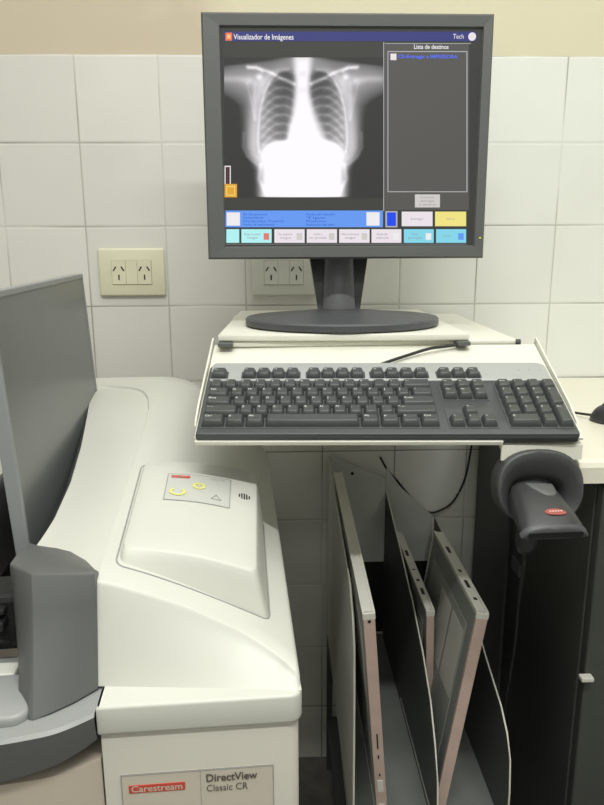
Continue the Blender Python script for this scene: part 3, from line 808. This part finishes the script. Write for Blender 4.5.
# stand
b = MB(M['monitor_base'])
def er(rx, ry, z, n=48): return [(rx*math.cos(2*math.pi*k/n), ry*math.sin(2*math.pi*k/n), z) for k in range(n)]
b.loft([er(0.146, 0.109, 0.0), er(0.151, 0.114, 0.003), er(0.151, 0.114, 0.011), er(0.1485, 0.1115, 0.0135), er(0.11, 0.078, 0.0165), er(0.066, 0.05, 0.021), er(0.02, 0.02, 0.0225)])
b.build('base', mn, sharp=35)
b = MB(M['neck'])
def col(x, w, y, dpt, z, n=12):
    pts = []
    for k in range(n+1):
        a = math.pi*k/n; pts.append((x-w*math.cos(a), y-dpt*math.sin(a), z))
    pts += [(x+w, y+0.02, z), (x-w, y+0.02, z)]
    return pts
b.loft([col(-0.001, 0.0275, 0.048, 0.018, 0.018), col(-0.001, 0.0265, 0.050, 0.018, 0.04), col(0, 0.0235, 0.064, 0.016, 0.10), col(0, 0.0235, 0.068, 0.010, 0.18)])
b.build('neck', mn, sharp=50)
b = MB(M['black'])
b.loft([[(-0.034, 0.050, 0.018), (0.034, 0.050, 0.018), (0.034, 0.080, 0.018), (-0.034, 0.080, 0.018)],
        [(-0.047, 0.066, 0.10), (0.047, 0.066, 0.10), (0.047, 0.090, 0.10), (-0.047, 0.090, 0.10)],
        [(-0.047, 0.072, 0.20), (0.047, 0.072, 0.20), (0.047, 0.10, 0.20), (-0.047, 0.10, 0.20)]], smooth=False)
b.build('neck_cover', mn)

# --- screen content, laid out in millimetre-true display coordinates
E = {k: emis('screen_'+k, srgb(*c), 1.0) for k, c in dict(dim=(72, 48, 44), black=(56, 57, 54), panel=(84, 83, 80), view=(60, 60, 57), title=(52, 56, 122), white=(236, 234, 236), line=(176, 176, 176),
     blue=(98, 152, 240), deepblue=(20, 70, 235), yellow=(238, 226, 130), cyan=(130, 212, 232), cyan2=(176, 240, 240), btn=(232, 224, 230), btn2=(205, 202, 198), text=(150, 145, 150),
     textdark=(40, 80, 190), orange=(236, 120, 60), amber=(226, 164, 50), red=(225, 120, 110), listblue=(84, 104, 220), edge=(120, 124, 120), orangelt=(250, 190, 140)).items()}
display = MB(E['black']).box((SX0, SY0, -0.006), (SX1, SY1, -0.0045), mx=MM).build('display', mn)
# layout grid of the screen drawing -> flat display coordinates in metres
HG = (0.00128896204,1.01077793e-05,-0.449169258,-6.15460677e-06,-0.00125834165,0.327583581,-4.42686459e-05,-0.000261673245)
def S(px, py):
    w_ = HG[6]*px + HG[7]*py + 1
    return (HG[0]*px+HG[1]*py+HG[2])/w_, (HG[3]*px+HG[4]*py+HG[5])/w_
def R4(b, x0, y0, x1, y1, h, m):
    a, c = S(x0, y0), S(x0, y1); d_, e = S(x1, y0), S(x1, y1)
    z = -0.0045+h
    b.loft([[(c[0], c[1], -0.0046), (e[0], e[1], -0.0046), (d_[0], d_[1], -0.0046), (a[0], a[1], -0.0046)], [(c[0], c[1], z), (e[0], e[1], z), (d_[0], d_[1], z), (a[0], a[1], z)]], m, MM, smooth=False)
def TX(b, s, x, y, wpx, hpx, m, align='LEFT', h=0.0007, bold=0.0):
    p = S(x, y); wm = wpx*(SX1-SX0)/254
    b.text(s, hpx*1.35*(SX1-SX0)/254, (p[0], p[1], -0.0045+h), m, MM, width=wm, align=align, bold=bold)
b = MB(E['title']); R4(b, 224, 31.5, 476.5, 41, 0.0002, E['title'])
R4(b, 225.5, 32.5, 232, 40.5, 0.0004, E['orange']); R4(b, 227, 34.5, 230.5, 38.5, 0.0005, E['orangelt'])
TX(b, 'Visualizador de Imágenes', 233.5, 37, 58, 5.0, E['white'], bold=0.0001)
TX(b, 'Tech', 453, 36.6, 10.5, 4.6, E['white'])
p = S(472.2, 36.5); b.loft([[(p[0]+0.0052*math.cos(a*math.pi/10), p[1]+0.0052*math.sin(a*math.pi/10), -0.0045+z) for a in range(20)] for z in (0.0, 0.0005)], E['btn'], MM, smooth=False)
b.build('title_bar', display)
b = MB(E['view']); R4(b, 223.5, 42, 384, 209.5, 0.0001, E['view'])
R4(b, 383.4, 42, 384.2, 211, 0.0003, E['line'])
R4(b, 224.6, 165.8, 230.8, 184, 0.0012, E['btn']); R4(b, 225.6, 167, 229.8, 184, 0.0013, E['dim'])
R4(b, 224.6, 184, 237, 197.3, 0.0013, E['amber']); R4(b, 226.5, 186, 235, 195.5, 0.0014, E['yellow']); R4(b, 227.2, 186.8, 234.4, 194.8, 0.0015, E['amber'])
b.build('image_viewer', display)
b = MB(E['panel']); R4(b, 385, 43, 469, 210, 0.0001, E['panel'])
R4(b, 385, 43, 471, 43.6, 0.0003, E['line'])
for q in ((388, 51, 467.5, 51.9), (387.6, 51, 388.4, 192), (466.6, 51, 467.5, 192), (388, 191.3, 467.3, 192.1)): R4(b, *q, 0.0003, E['line'])
TX(b, 'Lista de destinos', 414, 46.9, 34, 4.2, E['white'], bold=0.0001)
R4(b, 390.5, 53.5, 396.5, 60, 0.0004, E['btn'])
TX(b, 'CR-Entregar a IMPRESORA', 398, 56.6, 59, 3.4, E['listblue'], bold=0.00025)
b.build('destination_list', display)
b = MB(E['blue']); R4(b, 225.5, 210.5, 383, 227.2, 0.0002, E['blue']); R4(b, 226.6, 212.4, 240, 225.6, 0.0004, E['white']); R4(b, 366.5, 212.2, 379.6, 225.6, 0.0004, E['white'])
for i, (l, r_, wl, wr) in enumerate((('ID del paciente', 'Fecha del estudio', 24, 29), ('Nombre', 'Tipo', 20, 19), ('Parte del cuerpo / Proyeccion', 'Posicion', 41, 20), ('Fecha de nacimiento', 'Exposicion del tubo', 31, 28))):
    yy = 214.4+i*3.4
    TX(b, l, 243.5, yy, wl, 2.3, E['textdark']); TX(b, r_, 306.5, yy, wr, 2.3, E['textdark'])
b.build('patient_bar', display)
def button(name, x0, y0, x1, y1, m, lines=(), icon=None):
    b = MB(m); R4(b, x0, y0, x1, y1, 0.0004, m)
    n = len(lines)
    for i, (s, wd) in enumerate(lines):
        yy = (y0+y1)/2 + (i-(n-1)/2)*3.6
        cx = (x0+x1)/2 - (4 if icon else 0)
        TX(b, s, cx, yy, wd, 2.4, E['text'], 'CENTER')
    if icon: R4(b, x1-8, y0+4, x1-2.5, y1-3, 0.0006, E[icon])
    return b.build('button', display)
b = MB(E['line']); R4(b, 385.5, 211, 397.5, 227.3, 0.0002, E['line']); R4(b, 387, 212.3, 396, 226, 0.0004, E['deepblue']); b.build('color_tile', display)
button('button', 415, 194.4, 440, 207.4, E['btn2'], (('Cancelar', 15), ('entregar', 15), ('a destino', 17)))
button('button', 401.8, 211.6, 432.6, 226.2, E['btn'], (('Entregar', 13),))
button('button', 435.2, 211.6, 466.2, 226.2, E['yellow'], (('Cerrar', 9),))
button('button', 226.4, 229.2, 239.2, 242.8, E['cyan2'])
button('button', 241.4, 229.2, 271.6, 242.8, E['cyan2'], (('Reprocesar', 17), ('imagen', 11)), 'red')
button('button', 274.4, 229.2, 304.6, 242.8, E['btn'], (('En espera', 14), ('imagen', 11)), 'btn2')
button('button', 306.8, 229.2, 337, 242.8, E['btn'], (('Volver a', 9), ('ver pantalla', 18)), 'btn2')
button('button', 339.2, 229.2, 369.6, 242.8, E['btn'], (('Herramienta', 18), ('imagen', 11)), 'btn2')
button('button', 371.6, 229.2, 401.4, 242.8, E['btn'], (('Guardar', 12), ('selección', 13)), 'white')
button('button', 404, 229.2, 433.8, 242.8, E['cyan'], (('Menú', 7), ('principal', 14)), 'white')
button('button', 436.2, 229.2, 466.2, 242.8, E['cyan'], (('Inicio', 8),), 'blue')
b = MB(E['edge']); R4(b, 225.8, 243.8, 467, 244.5, 0.0002, E['edge']); b.build('screen_border', display)

# --- the radiograph: a grey-value grid computed from soft shapes
NXg, NYg = 210, 184
xs = np.linspace(0, 1, NXg)[None, :]*556 + 30; ys = np.linspace(0, 1, NYg)[:, None]*482 + 60
X = np.repeat(xs, NYg, 0); Y = np.repeat(ys, NXg, 1)
cx = 301.0
D = np.abs(X-cx)
def sig(a): return 1/(1+np.exp(-np.clip(a, -40, 40)))
def seg(x0, y0, x1, y1, r):
    dx, dy = x1-x0, y1-y0; t = np.clip(((X-x0)*dx+(Y-y0)*dy)/(dx*dx+dy*dy), 0, 1)
    return np.exp(-(((X-x0-t*dx)**2+(Y-y0-t*dy)**2)/(r*r)))
def pline(pts, r):
    o = np.zeros_like(X)
    for a, b_ in zip(pts, pts[1:]): o = np.maximum(o, seg(*a, *b_, r))
    return o
def blob(x, y, rx, ry, p=2): return np.exp(-((np.abs(X-x)/rx)**p + (np.abs(Y-y)/ry)**p))
# body silhouette half-width as a function of height
hw = np.interp(Y[:, 0], [60, 72, 90, 110, 135, 175, 205, 225, 260, 300, 340, 370, 400, 430, 450, 545], [80, 150, 290, 330, 336, 300, 246, 220, 210, 206, 205, 203, 190, 162, 152, 146])[:, None]
hw = hw*np.ones_like(X)
body = sig((hw-D)/9)
I = 0.05 + 0*X
soft = 0.38 + 0.20*sig((hw-D-40)/22)
soft = soft - 0.22*sig((95-Y)/14)*sig((D-60)/20)
soft = soft - 0.16*sig((D-190)/20)*sig((Y-165)/12)*sig((260-Y)/30)
soft = soft + 0.20*sig((Y-285)/34)*sig((178-D)/14)
I = I*(1-body) + soft*body
# lateral chest wall brighter
cage = np.interp(Y[:, 0], [95, 120, 150, 200, 260, 320, 370, 540], [60, 95, 118, 140, 150, 156, 158, 150])[:, None]*np.ones_like(X)
I += 0.22*body*np.exp(-((D-cage-16)/26.0)**2)*sig((Y-110)/15)
# lungs
lw_o = np.interp(Y[:, 0], [98, 105, 125, 160, 210, 270, 330, 370], [50, 78, 102, 120, 134, 142, 146, 146])[:, None]
inL = np.interp(Y[:, 0], [98, 140, 200, 260, 300, 360], [34, 30, 33, 40, 50, 56])[:, None]
inR = np.interp(Y[:, 0], [98, 140, 180, 220, 260, 300, 360], [30, 30, 28, 38, 52, 70, 92])[:, None]
top = 100 + ((D-66)/45.0)**2*18
diaL = 350 + 26*np.clip((D-88)/55, 0, 2)**2; diaR = 352 + 26*np.clip((D-100)/45, 0, 2)**2
lungL = sig((lw_o-(cx-X))/5)*sig(((cx-X)-inL)/5)*sig((Y-top)/4)*sig((diaL-Y)/4)
lungR = sig((lw_o-(X-cx))/5)*sig(((X-cx)-inR)/5)*sig((Y-top)/4)*sig((diaR-Y)/5)
lung = np.clip(lungL+lungR, 0, 1)
lcol = 0.27 + 0.28*sig((D-105)/16) + 0.10*sig((Y-270)/25) - 0.05*sig((210-Y)/20)
I = np.where(X == X, I*(1-lung) + lcol*lung, I)
# outside the lungs inside the cage: bright
mid = body*(1-lung)
I += mid*0.42*np.exp(-(D/ np.interp(Y[:, 0], [60, 110, 180, 260, 340, 370], [34, 30, 30, 44, 68, 84])[:, None])**4)
abt = 352 + 26*np.clip((D-88)/55, 0, 2)**2
ab = sig((Y-abt)/7)*sig((140-D)/12)
I += 0.55*ab
I -= 0.14*blob(372, 392, 26, 14)*ab
# ribs
for k in range(9):
    y0 = 116 + k*31
    for sgn in (-1, 1):
        pts = []
        for t in np.linspace(0, 1, 9):
            d_ = 30 + t*112; pts.append((cx+sgn*d_, y0 - 24*math.sin(math.pi*min(1, t*0.9)) + 42*t*t))
        I += 0.13*pline(pts, 5.5)*(lung*0.9+0.15)
        pts = []
        for t in np.linspace(0, 1, 7):
            d_ = 148 - t*75; pts.append((cx+sgn*d_, y0 + 22 + 34*t))
        I += 0.06*pline(pts, 5.5)*(lung*0.9+0.1)
# cage outline, clavicles, arms
for sgn in (-1, 1):
    pts = [(cx+sgn*a, b_) for a, b_ in ((48, 100), (85, 112), (112, 140), (132, 185), (146, 240), (152, 300), (154, 350), (150, 385))]
    I += 0.16*pline(pts, 5)
    I += 0.30*pline([(cx+sgn*a, b_) for a, b_ in ((190, 92), (150, 98), (110, 112), (70, 134), (30, 152))], 6.5)
    I += 0.16*pline([(cx+sgn*a, b_) for a, b_ in ((186, 96), (160, 92), (140, 108))], 7)
    I += 0.14*pline([(cx+sgn*a, b_) for a, b_ in ((268, 134), (225, 134), (185, 140))], 12)
    I += 0.16*blob(cx+sgn*172, 140, 34, 24)
    I += 0.30*blob(cx+sgn*149, 126, 12, 12)
    I += 0.07*pline([(cx+sgn*a, b_) for a, b_ in ((165, 150), (168, 200), (162, 270))], 7)
    I += 0.07*pline([(cx+sgn*a, b_) for a, b_ in ((192, 150), (178, 210), (165, 275))], 5)
    I += 0.10*blob(cx+sgn*52, 235, 14, 40)*lung
    I += 0.12*pline([(cx+sgn*a, b_) for a, b_ in ((204, 320), (206, 370), (188, 405), (158, 430))], 5)
    I += 0.20*pline([(cx+sgn*a, b_) for a, b_ in ((146, 430), (152, 480), (128, 525))], 7)*(1-0*Y)
# spine knuckles
I -= 0.06*np.cos((Y-60)/9.0)*np.exp(-(D/12)**4)*sig((190-Y)/20)
I = I*sig((542-Y)/1.0)
rng = np.random.default_rng(3)
I = np.clip(I, 0.04, 1)
g = I**2.1*0.95 + 0.02
g = np.clip(g, 0.032, 0.98)
verts = []; faces = []
for j in range(NYg):
    for i in range(NXg):
        p = S(224.2 + (385.0-224.2)*i/(NXg-1), 57.5 + (197.3-57.5)*j/(NYg-1))
        q = MM @ Vector((min(p[0], S(383.4, 57.5+139.8*j/(NYg-1))[0]), p[1], -0.0045+0.0008)); verts.append(q)
for j in range(NYg-1):
    for i in range(NXg-1):
        a = j*NXg+i; faces.append((a, a+NXg, a+NXg+1, a+1))
me = bpy.data.meshes.new('radiograph'); me.from_pydata(verts, [], faces)
ca = me.color_attributes.new('film_density', 'FLOAT_COLOR', 'POINT')
buf = np.ones((NXg*NYg, 4), dtype=np.float32); gg = g.reshape(-1)
buf[:, 0] = gg*1.0; buf[:, 1] = gg*0.975; buf[:, 2] = gg*1.0
ca.data.foreach_set('color', buf.reshape(-1))
xm = bpy.data.materials.new('radiograph_image'); xm.use_nodes = True
nt = xm.node_tree; bs = nt.nodes['Principled BSDF']; bs.inputs['Base Color'].default_value = (0.01, 0.01, 0.01, 1); bs.inputs['Roughness'].default_value = 0.45
bs.inputs['Specular IOR Level'].default_value = 0.2
an = nt.nodes.new('ShaderNodeVertexColor'); an.layer_name = 'film_density'
nt.links.new(an.outputs['Color'], bs.inputs['Emission Color']); bs.inputs['Emission Strength'].default_value = 1.0
me.materials.append(xm)
xo = bpy.data.objects.new('radiograph', me); COL.objects.link(xo); xo.parent = display

# ------------------------------------------------------------------ rack with its cassettes
rk = thing('cassette_rack', 'sheet-metal rack with tall dividers holding cassettes under the keyboard tray', 'rack', (0.46, -0.04, 0))
rl = lambda x, y, z: (x-0.46, y+0.04, z)
def divider(X, prof, thick, m, edge_r):
    b = MB(m)
    b.prism([(y+0.04, z) for y, z in prof], 0, X-0.46-thick/2, X-0.46+thick/2)
    o = b.build('divider', rk)
    fr_ = [(X-0.46, y+0.04-0.0005, z) for y, z in prof if not (y > -0.015 and z < 0.4)]
    e = MB(M['edge_bright']).tube(fr_, edge_r, seg=6); e.build('edge_trim', o)
d1 = [(-0.04, 0.34), (-0.03, 0.733), (-0.20, 0.713), (-0.335, 0.692), (-0.46, 0.680), (-0.500, 0.655), (-0.522, 0.620), (-0.533, 0.56), (-0.542, 0.40), (-0.545, 0.30)]
d2_ = [(-0.03, 0.30), (-0.015, 0.655), (-0.20, 0.607), (-0.323, 0.573), (-0.412, 0.537), (-0.477, 0.498), (-0.515, 0.455), (-0.538, 0.41), (-0.545, 0.375), (-0.545, 0.30)]
d3 = [(-0.03, 0.30), (-0.03, 0.60), (-0.20, 0.585), (-0.33, 0.555), (-0.404, 0.523), (-0.489, 0.495), (-0.52, 0.475), (-0.538, 0.445), (-0.545, 0.40), (-0.545, 0.30)]
divider(0.462, d1, 0.003, M['steel'], 0.0013)
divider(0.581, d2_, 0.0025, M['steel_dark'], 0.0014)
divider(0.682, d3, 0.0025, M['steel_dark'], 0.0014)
b = MB(M['steel'])
b.prism([(0.004, 0.497), (0.004, 0.735), (0.119, 0.680), (0.119, 0.497)], 1, 0.018, 0.021); o_ = b.build('back_plate', rk)
MB(M['deep_black']).tube([(0.050, 0.0175, 0.694), (0.050, 0.0185, 0.694)], 0.0035, seg=12).build('screw_hole', o_)
b = MB(M['steel']).prism([(0.1205, 0.497), (0.1205, 0.705), (0.150, 0.662), (0.218, 0.600), (0.222, 0.497)], 1, 0.018, 0.021); b.build('back_plate', rk)
MB(M['deep_black']).box((0.003, 0.022, 0.33), (0.222, 0.024, 0.51)).build('rear_board', rk)
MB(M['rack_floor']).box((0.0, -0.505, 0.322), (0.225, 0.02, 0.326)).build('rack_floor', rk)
b = MB(M['steel_dark'])
for x in (0.005, 0.215):
    for y in (-0.49, 0.005): b.box((x-0.006, y-0.006, 0), (x+0.006, y+0.006, 0.322))
b.box((0.0, -0.5, 0.12), (0.22, 0.01, 0.13)); b.build('leg_frame', rk)

def cassette(label, loc, roll, pitch, L, Hh, T, slots, face_m):
    """stands on edge: x thickness, y length (front at y=0, back at y=L), z height (top at 0)"""
    t = thing('imaging_cassette', label, 'cassette', loc, (pitch, roll, 0), 'cassettes standing in the rack')
    b = MB(face_m).box((-T/2+0.001, 0.004, -Hh+0.004), (T/2-0.001, L-0.004, -0.003)); 
    b.box((-T/2+0.0004, 0.03, -Hh+0.03), (-T/2+0.001, L-0.03, -0.035), M['cas_face'])
    for k in range(2): b.box((-T/2+0.0001, 0.035+k*0.07, -0.16), (-T/2+0.0006, 0.095+k*0.07, -0.05), M['cas_frame'])
    b.build('panel_face', t)
    f = MB(M['cas_frame'])
    f.box((-T/2, 0.0, -0.006), (T/2, L, 0), bev=0.0015)
    f.box((-T/2, L-0.006, -Hh), (T/2, L, 0), bev=0.0015); f.box((-T/2, 0, -Hh), (T/2, L, -Hh+0.006), bev=0.001)
    f.box((-T/2, 0.003, -0.003), (-T/2+0.0035, L, 0.0008), bev=0.0005); f.box((T/2-0.0035, 0.003, -0.003), (T/2, L, 0.0008), bev=0.0005)
    f.build('frame', t)
    MB(M['cas_pink']).box((-T/2+0.0008, -0.0006, -Hh+0.002), (T/2-0.0008, 0.006, -0.004), bev=0.0008).build('end_strip', t)
    MB(M['cas_frame']).box((-T/2, -0.0008, -0.010), (T/2, 0.005, 0), bev=0.0012).build('corner_guard', t)
    if slots:
        for (y, w_) in slots: MB(M['deep_black']).box((-0.0028, y, -0.001), (0.0022, y+w_, 0.0006)).build('latch_slot', t)
    return t
# tray height of the rack floor is 0.326
c1 = cassette('tall grey cassette with pinkish edge in the first bay, hard against the left divider', (0.4725, -0.583, 0.7045), R(-5.0), R(5.2), 0.43, 0.352, 0.0165, [], M['cas_face'])
s = MB(M['deep_black']).tube([(0, -0.0012, -0.012), (0, -0.0004, -0.012)], 0.0022, seg=10)
s.box((-0.001, -0.0012, -0.215), (0.001, 0, -0.19)); s.box((-0.001, -0.0012, -0.232), (0.001, 0, -0.226)); s.box((-0.001, -0.0012, -0.262), (0.001, 0, -0.258))
s.build('key_hole', c1)
s = MB(M['cas_frame']).box((-0.004, -0.0014, -0.290), (0.004, 0, -0.270)).box((-0.004, -0.0014, -0.330), (0.004, 0, -0.312)); s.build('sticker', c1)
cassette('small cassette with slotted top edge behind the curved middle divider', (0.593, -0.402, 0.601), R(-1.5), R(0), 0.30, 0.26, 0.0135, [(0.05, 0.020), (0.095, 0.006), (0.135, 0.003), (0.19, 0.022)], M['cas_dark'])
cassette('cassette leaning to the right with slotted top edge, in the right bay', (0.6365, -0.522, 0.6655), R(8.4), R(0), 0.27, 0.335, 0.0175, [(0.035, 0.006), (0.07, 0.022), (0.12, 0.006), (0.185, 0.022)], M['cas_dark'])

# ------------------------------------------------------------------ loose cable hanging on the wall behind the rack
pts = [(0.568, -0.012, 0.725), (0.585, -0.012, 0.695), (0.604, -0.010, 0.673), (0.636, -0.010, 0.634), (0.672, -0.009, 0.602), (0.700, -0.009, 0.606), (0.725, -0.009, 0.626), (0.746, -0.009, 0.672), (0.755, -0.009, 0.73), (0.760, -0.009, 0.80), (0.760, -0.009, 0.853)]
tag(MB(M['wire']).tube(catmull([Vector(p) for p in pts]), 0.0022).build('power_cable'), 'thin black cable drooping on the tiles behind the rack', 'cable')

# ------------------------------------------------------------------ mouse
ms_ = thing('computer_mouse', 'black wired computer mouse at the worktop', 'mouse', (0.889, -0.362, 0.885), (0, 0, R(60)))
b = MB(M['black']); rings = []
for k in range(9):
    t = k/8; h = 0.030*math.sin(t*math.pi/2); sc_ = math.cos(t*math.pi/2*0.96)**0.55
    rings.append([(0.029*sc_*math.cos(a*math.pi/14), 0.052*sc_*math.sin(a*math.pi/14)-0.004*t, 0.0005+h) for a in range(28)])
b.loft(rings); b.build('body', ms_)
MB(M['dark_grey']).tube([(-0.003, 0.030, 0.0235), (0.003, 0.030, 0.0235)], 0.006, seg=12).build('scroll_wheel', ms_)
inv = (Matrix.Translation((0.889, -0.362, 0.885)) @ Matrix.Rotation(R(60), 4, 'Z')).inverted()
cp_ = [inv @ Vector(p) for p in ((0.847, -0.339, 0.893), (0.841, -0.330, 0.892), (0.832, -0.312, 0.890), (0.812, -0.288, 0.888), (0.785, -0.262, 0.888))]
MB(M['wire']).tube(catmull(cp_), 0.002).build('cable', ms_)
